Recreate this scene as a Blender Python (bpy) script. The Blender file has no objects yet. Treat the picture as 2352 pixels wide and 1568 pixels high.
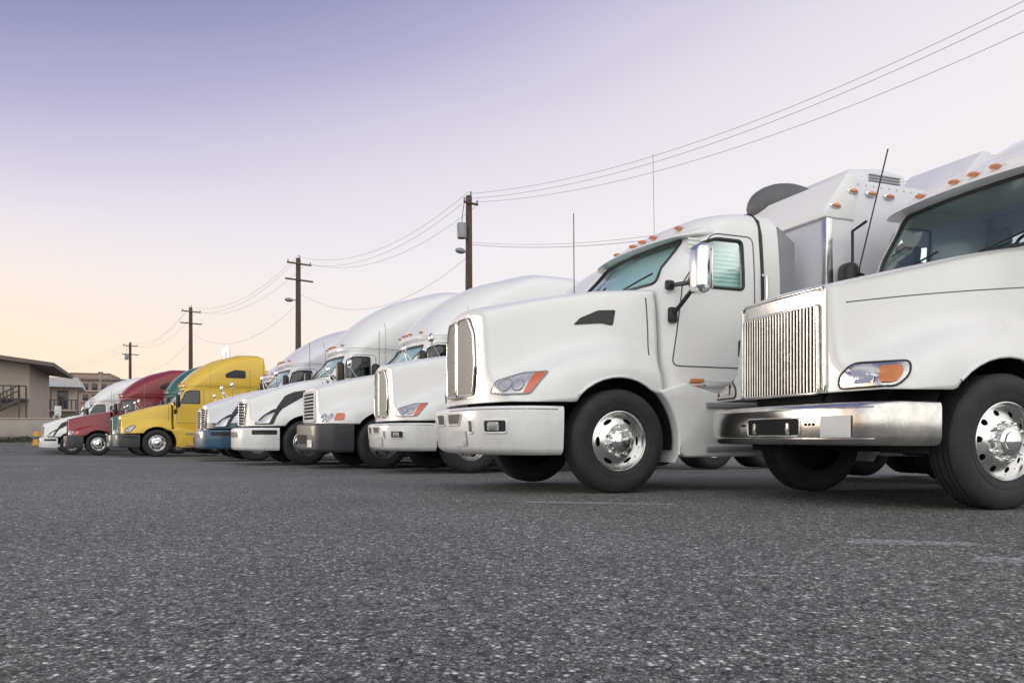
import bpy,bmesh,math,random
from mathutils import Vector,Matrix
from mathutils.bvhtree import BVHTree
random.seed(4)
R=math.radians
S=bpy.context.scene
COL=S.collection
S.view_settings.view_transform='Standard'
S.view_settings.look='None'
S.view_settings.exposure=0
# ---------------------------------------------------------------- materials
def nt(name):
    m=bpy.data.materials.new(name); m.use_nodes=True
    n=m.node_tree; b=n.nodes['Principled BSDF']
    return m,n,b
def simple(name,col,rough=.5,metal=0,coat=0,var=.0,vscale=3,bump=0,bscale=40):
    m,n,b=nt(name)
    b.inputs['Base Color'].default_value=(*col,1)
    b.inputs['Roughness'].default_value=rough
    b.inputs['Metallic'].default_value=metal
    b.inputs['Coat Weight'].default_value=coat
    b.inputs['Coat Roughness'].default_value=.06
    tc=n.nodes.new('ShaderNodeTexCoord')
    if var>0:
        t=n.nodes.new('ShaderNodeTexNoise'); t.inputs['Scale'].default_value=vscale; t.inputs['Detail'].default_value=8; t.inputs['Roughness'].default_value=.65
        n.links.new(tc.outputs['Object'],t.inputs['Vector'])
        r=n.nodes.new('ShaderNodeValToRGB'); r.color_ramp.elements[0].position=.3; r.color_ramp.elements[1].position=.7
        r.color_ramp.elements[0].color=(*[c*(1-var) for c in col],1); r.color_ramp.elements[1].color=(*[min(1,c*(1+var*.5)) for c in col],1)
        n.links.new(t.outputs['Fac'],r.inputs['Fac']); n.links.new(r.outputs['Color'],b.inputs['Base Color'])
    if bump>0:
        t2=n.nodes.new('ShaderNodeTexNoise'); t2.inputs['Scale'].default_value=bscale; t2.inputs['Detail'].default_value=4
        n.links.new(tc.outputs['Object'],t2.inputs['Vector'])
        bp=n.nodes.new('ShaderNodeBump'); bp.inputs['Strength'].default_value=bump; bp.inputs['Distance'].default_value=.01
        n.links.new(t2.outputs['Fac'],bp.inputs['Height']); n.links.new(bp.outputs['Normal'],b.inputs['Normal'])
    return m
def paint(name,col):
    m,n,b=nt(name)
    b.inputs['Roughness'].default_value=.36
    b.inputs['Coat Weight'].default_value=.5
    b.inputs['Coat Roughness'].default_value=.08
    tc=n.nodes.new('ShaderNodeTexCoord')
    # road grime lower down on the bodywork
    sp=n.nodes.new('ShaderNodeSeparateXYZ'); n.links.new(tc.outputs['Object'],sp.inputs[0])
    mr=n.nodes.new('ShaderNodeMapRange'); mr.inputs[1].default_value=.3; mr.inputs[2].default_value=1.3; mr.inputs[3].default_value=1; mr.inputs[4].default_value=.18
    n.links.new(sp.outputs[2],mr.inputs[0])
    t=n.nodes.new('ShaderNodeTexNoise'); t.inputs['Scale'].default_value=5; t.inputs['Detail'].default_value=9; t.inputs['Roughness'].default_value=.7
    n.links.new(tc.outputs['Object'],t.inputs['Vector'])
    r2=n.nodes.new('ShaderNodeMapRange'); r2.inputs[1].default_value=.4; r2.inputs[2].default_value=.75; n.links.new(t.outputs['Fac'],r2.inputs[0])
    mu=n.nodes.new('ShaderNodeMath'); mu.operation='MULTIPLY'; n.links.new(mr.outputs[0],mu.inputs[0]); n.links.new(r2.outputs[0],mu.inputs[1])
    mx=n.nodes.new('ShaderNodeMix'); mx.data_type='RGBA'
    mx.inputs[6].default_value=(*col,1); mx.inputs[7].default_value=(*[c*.55+.06 for c in col],1)
    m2=n.nodes.new('ShaderNodeMath'); m2.operation='MULTIPLY'; m2.inputs[1].default_value=.55; n.links.new(mu.outputs[0],m2.inputs[0])
    n.links.new(m2.outputs[0],mx.inputs[0]); n.links.new(mx.outputs[2],b.inputs['Base Color'])
    rr=n.nodes.new('ShaderNodeMapRange'); rr.inputs[3].default_value=.34; rr.inputs[4].default_value=.65; n.links.new(mu.outputs[0],rr.inputs[0]); n.links.new(rr.outputs[0],b.inputs['Roughness'])
    return m
M={}
M['white']=paint('white_paint',(.82,.825,.82))
M['white2']=paint('pale_paint',(.72,.72,.77))
M['yellow']=paint('yellow_paint',(.76,.50,.04))
M['red']=paint('red_paint',(.24,.010,.020))
M['green']=paint('green_paint',(.015,.12,.09))
M['blue']=paint('blue_paint',(.02,.085,.16))
M['chrome']=simple('chrome',(.84,.84,.84),.12,1,var=.1,vscale=8)
M['chromew']=simple('worn_chrome',(.74,.72,.69),.18,1,var=.28,vscale=7,bump=.06,bscale=9)
M['alu']=simple('polished_aluminium',(.78,.78,.77),.22,1,var=.12,vscale=12)
M['rubber']=simple('tyre_rubber',(.026,.026,.027),.72,var=.4,vscale=7,bump=.3,bscale=60)
M['black']=simple('black_plastic',(.02,.02,.022),.45,var=.2)
M['dark']=simple('underbody_dark',(.012,.012,.013),.8,var=.3)
M['bumpblk']=simple('dark_grey_bumper',(.045,.047,.055),.5,var=.25,coat=.1)
M['dome']=simple('weathered_vent_plastic',(.13,.13,.14),.6,var=.3)
M['grey']=simple('grey_plastic',(.28,.29,.31),.5,var=.15)
M['seam']=simple('panel_gap',(.09,.09,.10),.6,var=.1)
M['plate']=simple('licence_plate_blank',(.62,.65,.66),.4,var=.1)
M['inter']=simple('cab_interior',(.27,.28,.29),.8,var=.2)
M['shade']=simple('sun_shade',(.82,.88,.87),.45,var=.10,vscale=5,bump=.4,bscale=5)
M['blind']=simple('window_blind',(.85,.88,.84),.6,var=.1)
def amberm(name,col):
    m,n,b=nt(name); b.inputs['Base Color'].default_value=(*col,1); b.inputs['Roughness'].default_value=.12; b.inputs['Coat Weight'].default_value=1
    v=n.nodes.new('ShaderNodeTexVoronoi'); v.inputs['Scale'].default_value=70
    tc=n.nodes.new('ShaderNodeTexCoord'); n.links.new(tc.outputs['Object'],v.inputs['Vector'])
    bp=n.nodes.new('ShaderNodeBump'); bp.inputs['Strength'].default_value=.4; bp.inputs['Distance'].default_value=.004
    n.links.new(v.outputs['Distance'],bp.inputs['Height']); n.links.new(bp.outputs['Normal'],b.inputs['Normal'])
    return m
M['amber']=amberm('amber_lens',(.60,.20,.05))
M['lens']=amberm('headlamp_lens',(.66,.67,.67)); M['lens'].node_tree.nodes['Principled BSDF'].inputs['Metallic'].default_value=.6
M['redl']=amberm('orange_lens',(.62,.13,.05))
def glass(name,tint):
    m=bpy.data.materials.new(name); m.use_nodes=True; n=m.node_tree; n.nodes.clear()
    o=n.nodes.new('ShaderNodeOutputMaterial'); mx=n.nodes.new('ShaderNodeMixShader')
    f=n.nodes.new('ShaderNodeFresnel'); f.inputs['IOR'].default_value=1.5
    t=n.nodes.new('ShaderNodeBsdfTransparent'); t.inputs['Color'].default_value=(*tint,1)
    g=n.nodes.new('ShaderNodeBsdfGlossy'); g.inputs['Roughness'].default_value=.02; g.inputs['Color'].default_value=(.9,.95,.97,1)
    mt=n.nodes.new('ShaderNodeMath'); mt.operation='MULTIPLY_ADD'; mt.inputs[1].default_value=1.0; mt.inputs[2].default_value=.04
    n.links.new(f.outputs[0],mt.inputs[0]); n.links.new(mt.outputs[0],mx.inputs[0]); n.links.new(t.outputs[0],mx.inputs[1]); n.links.new(g.outputs[0],mx.inputs[2]); n.links.new(mx.outputs[0],o.inputs[0])
    return m
M['glass']=glass('tinted_glass',(.80,.975,.97))
M['glassd']=glass('dark_glass',(.28,.34,.35))
def meshgrille():
    m,n,b=nt('grille_mesh'); tc=n.nodes.new('ShaderNodeTexCoord')
    mp=n.nodes.new('ShaderNodeMapping'); mp.inputs['Rotation'].default_value=(R(45),0,0); n.links.new(tc.outputs['Object'],mp.inputs[0])
    sp=n.nodes.new('ShaderNodeSeparateXYZ'); n.links.new(mp.outputs[0],sp.inputs[0])
    outs=[]
    for k in (1,2):
        a=n.nodes.new('ShaderNodeMath'); a.operation='MULTIPLY'; a.inputs[1].default_value=42; n.links.new(sp.outputs[k],a.inputs[0])
        c=n.nodes.new('ShaderNodeMath'); c.operation='FRACT'; n.links.new(a.outputs[0],c.inputs[0])
        d=n.nodes.new('ShaderNodeMath'); d.operation='GREATER_THAN'; d.inputs[1].default_value=.34; n.links.new(c.outputs[0],d.inputs[0]); outs.append(d)
    e=n.nodes.new('ShaderNodeMath'); e.operation='MULTIPLY'; n.links.new(outs[0].outputs[0],e.inputs[0]); n.links.new(outs[1].outputs[0],e.inputs[1])
    mx=n.nodes.new('ShaderNodeMix'); mx.data_type='RGBA'; mx.inputs[6].default_value=(.34,.34,.34,1); mx.inputs[7].default_value=(.02,.02,.02,1)
    n.links.new(e.outputs[0],mx.inputs[0]); n.links.new(mx.outputs[2],b.inputs['Base Color'])
    b.inputs['Metallic'].default_value=.2
    b.inputs['Roughness'].default_value=.5
    return m
M['mesh']=meshgrille()
# ---------------------------------------------------------------- helpers
def mk(name,bm,mats,parent=None,sharp=38,smooth=True,recalc=True):
    if recalc: bmesh.ops.recalc_face_normals(bm,faces=bm.faces[:])
    for f in bm.faces: f.smooth=smooth
    if smooth:
        for e in bm.edges:
            if len(e.link_faces)==2 and e.calc_face_angle(0)>R(sharp): e.smooth=False
    me=bpy.data.meshes.new(name); bm.to_mesh(me); bm.free()
    if not isinstance(mats,(list,tuple)): mats=[mats]
    for m in mats: me.materials.append(m)
    ob=bpy.data.objects.new(name,me); COL.objects.link(ob)
    if parent: ob.parent=parent
    return ob
def empty(name,loc=(0,0,0),rz=0):
    e=bpy.data.objects.new(name,None); COL.objects.link(e); e.location=loc; e.rotation_euler=(0,0,rz); e.empty_display_size=.3
    return e
def addbox(bm,c,s,bev=0,seg=2,rot=None,mi=0):
    t=bmesh.new(); bmesh.ops.create_cube(t,size=1)
    for v in t.verts: v.co=Vector((v.co.x*s[0],v.co.y*s[1],v.co.z*s[2]))
    if bev: bmesh.ops.bevel(t,geom=t.edges[:],offset=bev,segments=seg,affect='EDGES',profile=.5)
    if rot is not None: bmesh.ops.transform(t,matrix=rot,verts=t.verts[:])
    for v in t.verts: v.co+=Vector(c)
    for f in t.faces: f.material_index=mi
    me=bpy.data.meshes.new('t'); t.to_mesh(me); t.free(); bm.from_mesh(me); bpy.data.meshes.remove(me)
def box(name,c,s,mat,parent=None,bev=.01,rot=None):
    bm=bmesh.new(); addbox(bm,c,s,bev,2,rot); return mk(name,bm,mat,parent)
def blob(bm,c,s,u=16,v_=8):
    t=bmesh.new(); bmesh.ops.create_uvsphere(t,u_segments=u,v_segments=v_,radius=.5)
    for v in t.verts: v.co=Vector((v.co.x*s[0]+c[0],v.co.y*s[1]+c[1],v.co.z*s[2]+c[2]))
    me_=bpy.data.meshes.new('t'); t.to_mesh(me_); t.free(); bm.from_mesh(me_); bpy.data.meshes.remove(me_)
def prism(bm,poly,y0,y1,axis='y',bev=0):
    t=bmesh.new()
    def P(a,b,c): return (a,c,b) if axis=='y' else ((c,a,b) if axis=='x' else (a,b,c))
    v0=[t.verts.new(P(a,b,y0)) for a,b in poly]; v1=[t.verts.new(P(a,b,y1)) for a,b in poly]
    t.faces.new(v0); t.faces.new(v1[::-1])
    n=len(poly)
    for i in range(n): t.faces.new((v0[i],v1[i],v1[(i+1)%n],v0[(i+1)%n]))
    bmesh.ops.recalc_face_normals(t,faces=t.faces[:])
    if bev:
        es=[e for e in t.edges if e.calc_face_angle(0)>R(25)]
        bmesh.ops.bevel(t,geom=es,offset=bev,segments=3,affect='EDGES',profile=.5)
    me=bpy.data.meshes.new('t'); t.to_mesh(me); t.free(); bm.from_mesh(me); bpy.data.meshes.remove(me)
def lines(name,pls,r,mat,parent=None,cyclic=False,res=3):
    cu=bpy.data.curves.new(name,'CURVE'); cu.dimensions='3D'; cu.bevel_depth=r; cu.bevel_resolution=res
    for pl in pls:
        if len(pl)<2: continue
        s=cu.splines.new('POLY'); s.points.add(len(pl)-1)
        for i,p in enumerate(pl): s.points[i].co=(*p,1)
        s.use_cyclic_u=cyclic
        s.use_smooth=True
    cu.use_fill_caps=True
    cu.materials.append(mat)
    ob=bpy.data.objects.new(name,cu); COL.objects.link(ob)
    if parent: ob.parent=parent
    return ob
def lathe(bm,prof,segs=48,mi=0,c=(0,0,0),closed=False):
    rings=[]
    for r,y in prof:
        rings.append([bm.verts.new((c[0]+r*math.cos(2*math.pi*k/segs),c[1]+y,c[2]+r*math.sin(2*math.pi*k/segs))) for k in range(segs)])
    for a,b in zip(rings,rings[1:]):
        for k in range(segs):
            f=bm.faces.new((a[k],a[(k+1)%segs],b[(k+1)%segs],b[k])); f.material_index=mi
    return rings
def pchip(xs,ys,x):
    n=len(xs)
    if x<=xs[0]: return ys[0]
    if x>=xs[-1]: return ys[-1]
    h=[xs[i+1]-xs[i] for i in range(n-1)]; d=[(ys[i+1]-ys[i])/h[i] for i in range(n-1)]
    m=[d[0]]+[0]*(n-2)+[d[-1]]
    for i in range(1,n-1):
        m[i]=0 if d[i-1]*d[i]<=0 else 2*d[i-1]*d[i]/(d[i-1]+d[i])
    for i in range(n-1):
        if x<=xs[i+1]:
            t=(x-xs[i])/h[i]
            return (2*t**3-3*t*t+1)*ys[i]+(t**3-2*t*t+t)*h[i]*m[i]+(-2*t**3+3*t*t)*ys[i+1]+(t**3-t*t)*h[i]*m[i+1]
def ringpts(z,xf,xr,w,rc,bow,xe=0):
    rc=min(rc,w*.95,(xf-xr)*.8)
    h=[]
    for t in (0,.2,.4,.6,.8): h.append((xr+(xf-rc-xr)*t,w))
    for k in range(0,9):
        a=k/8*math.pi/2; h.append((xf-rc+rc*math.sin(a),w-rc+rc*math.cos(a)))
    for k in range(1,7): h.append((xf,(w-rc)*(1-k/6)))
    out=[]
    for x,y in h:
        s=max(0,(x-xr)/(xf-xr))**2
        out.append((x-bow*(y/w)**2*s,y,z))
    return out+[(x,-y,z) for x,y,z in out[-2::-1]]
def hull(keys,sub=4,inset=0):
    """keys: (z,xf,xr,w,rc,bow)"""
    zs=[k[0] for k in keys]; bm=bmesh.new(); rows=[]
    zz=[]
    for a,b in zip(zs,zs[1:]): zz+=[a+(b-a)*i/sub for i in range(sub)]
    zz.append(zs[-1])
    for z in zz:
        p=[pchip(zs,[k[j] for k in keys],z) for j in range(1,6)]
        if inset:
            p=[p[0]-inset,p[1]+inset,p[2]-inset,max(.03,p[3]-inset),p[4]]
        zq=z
        if inset: zq=zs[0]+inset+(z-zs[0])*(zs[-1]-zs[0]-2*inset)/(zs[-1]-zs[0])
        rows.append([bm.verts.new(q) for q in ringpts(zq,*p)])
    n=len(rows[0])
    for a,b in zip(rows,rows[1:]):
        for k in range(n): bm.faces.new((a[k],a[(k+1)%n],b[(k+1)%n],b[k]))
    bm.faces.new(rows[0]); bm.faces.new(rows[-1][::-1])
    bmesh.ops.recalc_face_normals(bm,faces=bm.faces[:])
    return bm
FR={'front':(Vector((4,0,0)),Vector((0,1,0)),Vector((0,0,1)),Vector((-1,0,0))),
    'left':(Vector((0,4,0)),Vector((1,0,0)),Vector((0,0,1)),Vector((0,-1,0))),
    'right':(Vector((0,-4,0)),Vector((1,0,0)),Vector((0,0,1)),Vector((0,1,0)))}
q=1/math.sqrt(2)
FR['diagL']=(Vector((3,3,0)),Vector((-q,q,0)),Vector((0,0,1)),Vector((-q,-q,0)))
FR['diagR']=(Vector((3,-3,0)),Vector((-q,-q,0)),Vector((0,0,1)),Vector((-q,q,0)))
def densify(poly,step=.05,closed=True):
    out=[]; n=len(poly)
    for i in range(n if closed else n-1):
        a=poly[i]; b=poly[(i+1)%n]; L=math.hypot(b[0]-a[0],b[1]-a[1]); k=max(1,int(L/step))
        for j in range(k): out.append((a[0]+(b[0]-a[0])*j/k,a[1]+(b[1]-a[1])*j/k))
    if not closed: out.append(poly[-1])
    return out
def roundpoly(poly,r,n=5):
    out=[]; N=len(poly)
    for i in range(N):
        p=Vector(poly[i]); a=Vector(poly[i-1]); b=Vector(poly[(i+1)%N])
        rr=min(r,(a-p).length*.45,(b-p).length*.45)
        s=p+(a-p).normalized()*rr; e=p+(b-p).normalized()*rr
        for k in range(n+1):
            t=k/n; v=s*(1-t)**2+p*2*t*(1-t)+e*t*t; out.append((v.x,v.y))
    return out
def pline(bvh,fr,poly,off=0,closed=True,step=.05):
    O,U,V,D=FR[fr]; res=[]
    for u,v in densify(poly,step,closed):
        h=bvh.ray_cast(O+U*u+V*v,D)
        if h[0] is not None: res.append(h[0]-D*off)
    return res
def ppatch(name,bvh,fr,poly,off,mat,parent,cell=.05):
    O,U,V,D=FR[fr]; bm=bmesh.new()
    vs=[bm.verts.new((u,v,0)) for u,v in densify(poly,cell)]
    try: bm.faces.new(vs)
    except: bm.free(); return
    us=[p[0] for p in poly]; ws=[p[1] for p in poly]
    k=math.floor(min(us)/cell)*cell
    while k<max(us):
        bmesh.ops.bisect_plane(bm,geom=bm.verts[:]+bm.edges[:]+bm.faces[:],plane_co=(k,0,0),plane_no=(1,0,0)); k+=cell
    k=math.floor(min(ws)/cell)*cell
    while k<max(ws):
        bmesh.ops.bisect_plane(bm,geom=bm.verts[:]+bm.edges[:]+bm.faces[:],plane_co=(0,k,0),plane_no=(0,1,0)); k+=cell
    dele=[]
    for v in bm.verts:
        h=bvh.ray_cast(O+U*v.co.x+V*v.co.y,D)
        if h[0] is None: dele.append(v)
        else: v.co=h[0]-D*off
    if dele: bmesh.ops.delete(bm,geom=dele,context='VERTS')
    return mk(name,bm,mat,parent,sharp=60)
def boolean(ob,cutters):
    for c in cutters:
        m=ob.modifiers.new('b','BOOLEAN'); m.operation='DIFFERENCE'; m.object=c; m.solver='EXACT'
    dg=bpy.context.evaluated_depsgraph_get(); dg.update()
    me=bpy.data.meshes.new_from_object(ob.evaluated_get(dg)); ob.modifiers.clear(); old=ob.data; ob.data=me
    for c in cutters: bpy.data.objects.remove(c,do_unlink=True)
# ---------------------------------------------------------------- wheels
def wheelmesh(nh,hole_t,hole_r,segs=64):
    bm=bmesh.new()
    side=[(.288,.112),(.30,.128),(.33,.138),(.345,.1395),(.348,.143),(.352,.1405),(.37,.147),(.41,.149),(.45,.142),(.475,.128),(.490,.112),(.497,.10)]
    tread=[]
    y=.098
    for g in (.075,.03,-.03,-.075):
        tread+=[(.5,g+.006),(.487,g+.005),(.487,g-.005),(.5,g-.006)]
    prof=side+[(.5,.095)]+tread+[(.5,-.095)]+[(r,-yy) for r,yy in side[::-1]]
    lathe(bm,prof,segs,0)
    lathe(bm,[(.293,.112),(.291,.124),(.284,.127),(.276,.118),(.268,.10),(.262,.075),(.256,.062)],segs,1)
    dep=lambda r:.062+(.256-r)/(.256-.168)*.042
    ro,ri=.256,.168; rm=.214
    for k in range(nh):
        a0=2*math.pi*k/nh; a1=2*math.pi*(k+1)/nh; am=(a0+a1)/2; NB=32
        outer=[];inner=[]
        for j in range(NB):
            t=j/NB*4; s=int(t); f=t-s
            if s==0: r,a=ro,a0+(a1-a0)*f
            elif s==1: r,a=ro+(ri-ro)*f,a1
            elif s==2: r,a=ri,a1+(a0-a1)*f
            else: r,a=ri+(ro-ri)*f,a0
            outer.append((r,a))
            an=math.atan2((r-rm)/hole_r*.03,(a-am)*rm/hole_t*.03)
            rr=rm+hole_r*math.sin(an); aa=am+hole_t*math.cos(an)/rm
            inner.append((rr,aa))
        vo=[bm.verts.new((r*math.cos(a),dep(r),r*math.sin(a))) for r,a in outer]
        vi=[bm.verts.new((r*math.cos(a),dep(r),r*math.sin(a))) for r,a in inner]
        vb=[bm.verts.new((r*math.cos(a),dep(r)-.03,r*math.sin(a))) for r,a in inner]
        for j in range(NB):
            j2=(j+1)%NB
            for q1,q2 in ((vo,vi),(vi,vb)):
                f=bm.faces.new((q1[j],q1[j2],q2[j2],q2[j])); f.material_index=1
    lathe(bm,[(.168,.104),(.160,.108),(.118,.108),(.114,.112),(.108,.112),(.104,.118)],segs,1)
    lathe(bm,[(.104,.118),(.102,.16),(.094,.168),(.075,.17),(.072,.182),(.05,.19),(.001,.192)],segs,2)
    lathe(bm,[(.27,.0),(.001,.0)],segs,3)
    for k in range(10):
        a=2*math.pi*(k+.5)/10
        lathe(bm,[(.019,.107),(.019,.112),(.016,.114),(.0155,.145),(.010,.152),(.0005,.153)],10,2,(.1365*math.cos(a),0,.1365*math.sin(a)))
    bmesh.ops.remove_doubles(bm,verts=bm.verts[:],dist=.0004)
    bmesh.ops.recalc_face_normals(bm,faces=bm.faces[:])
    for f in bm.faces: f.smooth=True
    for e in bm.edges:
        if len(e.link_faces)==2 and e.calc_face_angle(0)>R(40): e.smooth=False
    me=bpy.data.meshes.new('wheel'); bm.to_mesh(me); bm.free()
    return me
WA=wheelmesh(10,.023,.023)
WB=wheelmesh(6,.048,.019)
for w in (WA,WB):
    for m in ('rubber','alu','chrome','dark'): w.materials.append(M[m])
def wheel(parent,me,x,y,name,out=1,z=.5,yaw=0,sc=1):
    o=bpy.data.objects.new(name,me); COL.objects.link(o); o.parent=parent; o.location=(x,y,z)
    o.rotation_euler=(0,random.uniform(0,1),0) if out>0 else (0,random.uniform(0,1),math.pi)
    o.scale=(sc,1,sc)
    return o
# ---------------------------------------------------------------- hood
def hood(P,arch=.62,zc=.5):
    K=P['hood']; xs=[k[0] for k in K]; xb,xn=xs[0],xs[-1]; bend=P['bend']; zbf=P.get('zbf',.87); zbr=P.get('zbr',.97)
    def sec(x,ins=0):
        zt,w,wf,zs=[pchip(xs,[k[j] for k in K],x) for j in (1,2,3,4)]
        zb=zbf if x>0 else zbr
        if abs(x)<arch: zb=max(zb,zc+math.sqrt(arch*arch-x*x))
        cr=P.get('crown',.05); c=P.get('cr',.10)
        p7=max(zs-.22,zb+.05); p6=max(zs-.09,zb+.10)
        C=[(0,zt+cr),(.5*w,zt+cr*.8),(w-c,zt+.0),(w-.02,zt-c*.9),(w+.02,zs+(zt-zs)*.42),(w+(wf-w)*.22,zs+.05),(wf-.075,p6),(wf-.012,p7),(wf,zb)]
        n=len(C); out=[]
        for i in range(n-1):
            p0=C[max(0,i-1)];p1=C[i];p2=C[i+1];p3=C[min(n-1,i+2)]
            for k in range(4):
                t=k/4
                f=lambda j:.5*(2*p1[j]+(p2[j]-p0[j])*t+(2*p0[j]-5*p1[j]+4*p2[j]-p3[j])*t*t+(-p0[j]+3*p1[j]-3*p2[j]+p3[j])*t**3)
                out.append((f(0),f(1)))
        out.append(C[-1]); out[0]=(0,C[0][1])
        if ins: out=[(y*(1-ins/wf),zb+(z-zb)*(1-ins/(zt-zb))) for y,z in out]
        return out
    xl=[]
    N=44
    for i in range(N+1): xl.append((xb+(xn-xb)*i/N,0))
    r=P.get('nr',.07)
    for k in range(1,6):
        a=k/5*math.pi/2; xl.append((xn+r*math.sin(a),r*(1-math.cos(a))))
    bm=bmesh.new(); rows=[]
    def X(x,y):
        t=min(1,max(0,(x-.1)/(xn-.1))); return x-bend*t*t*y*y
    for x,ins in xl:
        s=sec(min(x,xn),ins)
        pts=[(X(x,y),y,z) for y,z in s]
        full=[(a,-b,c) for a,b,c in pts[:0:-1]]+pts
        rows.append([bm.verts.new(p) for p in full])
    for a,b in zip(rows,rows[1:]):
        for k in range(len(a)-1): bm.faces.new((a[k],a[k+1],b[k+1],b[k]))
    last=rows[-1]; n=len(last); mid=n//2; NC=16; prev=None; xe=xl[-1][0]
    for i in range(n-1,mid,-1):
        L=last[i]; Rr=last[n-1-i]; row=[Rr]
        for j in range(1,NC):
            y=Rr.co.y+(L.co.y-Rr.co.y)*j/NC; z=L.co.z
            row.append(bm.verts.new((X(xe,y),y,z)))
        row.append(L)
        if prev:
            for j in range(NC): bm.faces.new((prev[j],prev[j+1],row[j+1],row[j]))
        prev=row
    top=last[mid]
    for j in range(NC): bm.faces.new((prev[j],prev[j+1],top))
    bmesh.ops.recalc_face_normals(bm,faces=bm.faces[:])
    return bm
def archline(P,side,off,bvh,arch=.62,zc=.5,n=20,zmin=.9):
    pts=[]
    O,U,V,D=FR['left' if side>0 else 'right']
    for i in range(n+1):
        a=math.pi*i/n; x=arch*math.cos(a); z=zc+arch*math.sin(a)
        if z<zmin: continue
        h=bvh.ray_cast(O+U*x+V*(z+.02),D)
        if h[0] is not None: pts.append(Vector((x,h[0].y+off*side,z)))
    return pts
# cab profiles  (z,xf,xr,w,rc,bow)
def cabkeys(kind,xr=-4.6,rh=3.93):
    if kind=='day':
        return [(.95,-.50,-1.95,1.08,.2,.03),(1.95,-.48,-1.95,1.11,.22,.06),(2.05,-.47,-1.95,1.11,.25,.10),(2.66,-.92,-1.95,1.07,.25,.12),(2.76,-.97,-1.95,1.05,.28,.12),(2.84,-1.06,-1.93,1.00,.3,.12),(2.90,-1.25,-1.90,.92,.35,.12),(2.93,-1.5,-1.87,.78,.3,.05)]
    if kind=='old':
        return [(.95,-.60,-2.3,1.06,.2,.03),(1.95,-.62,-2.3,1.11,.22,.06),(2.04,-.62,-2.3,1.11,.22,.10),(2.80,-.94,-2.3,1.06,.22,.12),(2.93,-.98,-2.3,1.04,.25,.12),(3.02,-1.10,-2.28,.98,.3,.12),(3.07,-1.3,-2.25,.86,.35,.1)]
    k=[(.95,-.50,xr,1.10,.2,.03),(1.9,-.50,xr,1.13,.22,.08),(1.98,-.49,xr,1.13,.25,.12),(2.58,-.92,xr,1.10,.28,.15),(2.66,-.86,xr,1.12,.35,.2),(2.80,-.93,xr,1.14,.45,.25),(3.1,-1.25,xr,1.14,.6,.3),(3.4,-1.7,xr,1.12,.7,.35),(3.68,-2.3,xr+.03,1.06,.7,.4),(3.84,-2.9,xr+.1,.98,.6,.3),(3.93,-3.3,xr+.25,.80,.4,.1)]
    f=(rh-2.66)/(3.93-2.66)
    k=[(z if z<=2.66 else 2.66+(z-2.66)*f,a,b,c,d,e) for z,a,b,c,d,e in k]
    if xr>-4.2:
        s=(abs(xr)-.9)/3.7
        k=[(z,(-.9+(xf+.9)*s) if z>2.9 else xf,r,w,rc,b) for z,xf,r,w,rc,b in k]
    return k
DW=[(-.80,1.99),(-1.48,1.99),(-1.48,2.48),(-1.16,2.48),(-.98,2.42)]
SPEC={
'KW':dict(hood=[(-.5,2.03,.99,1.13,1.33),(0,1.99,.95,1.18,1.44),(.5,1.92,.85,1.17,1.34),(.9,1.85,.75,1.11,1.18),(1.18,1.79,.66,1.04,1.08)],bend=.17,bump=dict(z0=.37,z1=.83,xf=1.38,w=1.14,rc=.45,bow=.20)),
'A':dict(hood=[(-.62,2.03,1.02,1.13,1.34),(0,1.93,.97,1.18,1.38),(.5,1.82,.88,1.17,1.30),(.85,1.74,.74,1.13,1.15),(1.06,1.69,.62,1.10,1.02)],bend=.07,cr=.05,crown=.03,nr=.045,bump=dict(z0=.47,z1=.79,xf=1.22,w=1.14,rc=.22,bow=.12)),
'VN':dict(hood=[(-.5,1.95,1.02,1.13,1.32),(0,1.86,.99,1.16,1.36),(.5,1.72,.9,1.15,1.28),(.9,1.58,.76,1.09,1.15),(1.15,1.48,.64,1.0,1.0)],bend=.24,bump=dict(z0=.33,z1=.83,xf=1.40,w=1.14,rc=.45,bow=.22)),
'CE':dict(hood=[(-.5,1.93,1.0,1.13,1.33),(0,1.84,.96,1.16,1.38),(.5,1.74,.86,1.15,1.28),(.9,1.64,.74,1.10,1.15),(1.13,1.57,.66,1.04,1.0)],bend=.14,bump=dict(z0=.33,z1=.88,xf=1.34,w=1.14,rc=.35,bow=.15)),
}
SPEC['CA']=SPEC['VN']
def g(y):
    ys=[-100,6,10,14,20,29,34,40,47,62,75,200,3000]; zs=[0,0,-.03,-.075,-.10,-.19,-.26,-.33,-.33,.5,.6,.6,.6]
    return pchip(ys,zs,y)
def skirt(E,mat,x1,top=.98,z0=.34,y1=1.17):
    poly=[]
    for i in range(9):
        a=R(48-i*8.5); poly.append((-.66*math.cos(a),.5+.66*math.sin(a)))
    poly+=[(-.68,z0+.05),(-.74,z0),(x1,z0),(x1,top),(-1.1,top),(-.75,top+.1)]
    for s in (1,-1):
        bm=bmesh.new(); prism(bm,poly,s*.85,s*y1,'y',.025); mk('side_skirt',bm,mat,E)
    for z in (.42,.86):
        bm=bmesh.new()
        for s in (1,-1): addbox(bm,((x1-.9)/2-.05,s*(y1+.005),z),(abs(x1)-.95,.05,.055),.012)
        mk('step_tread',bm,M['grey'],E)
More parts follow.
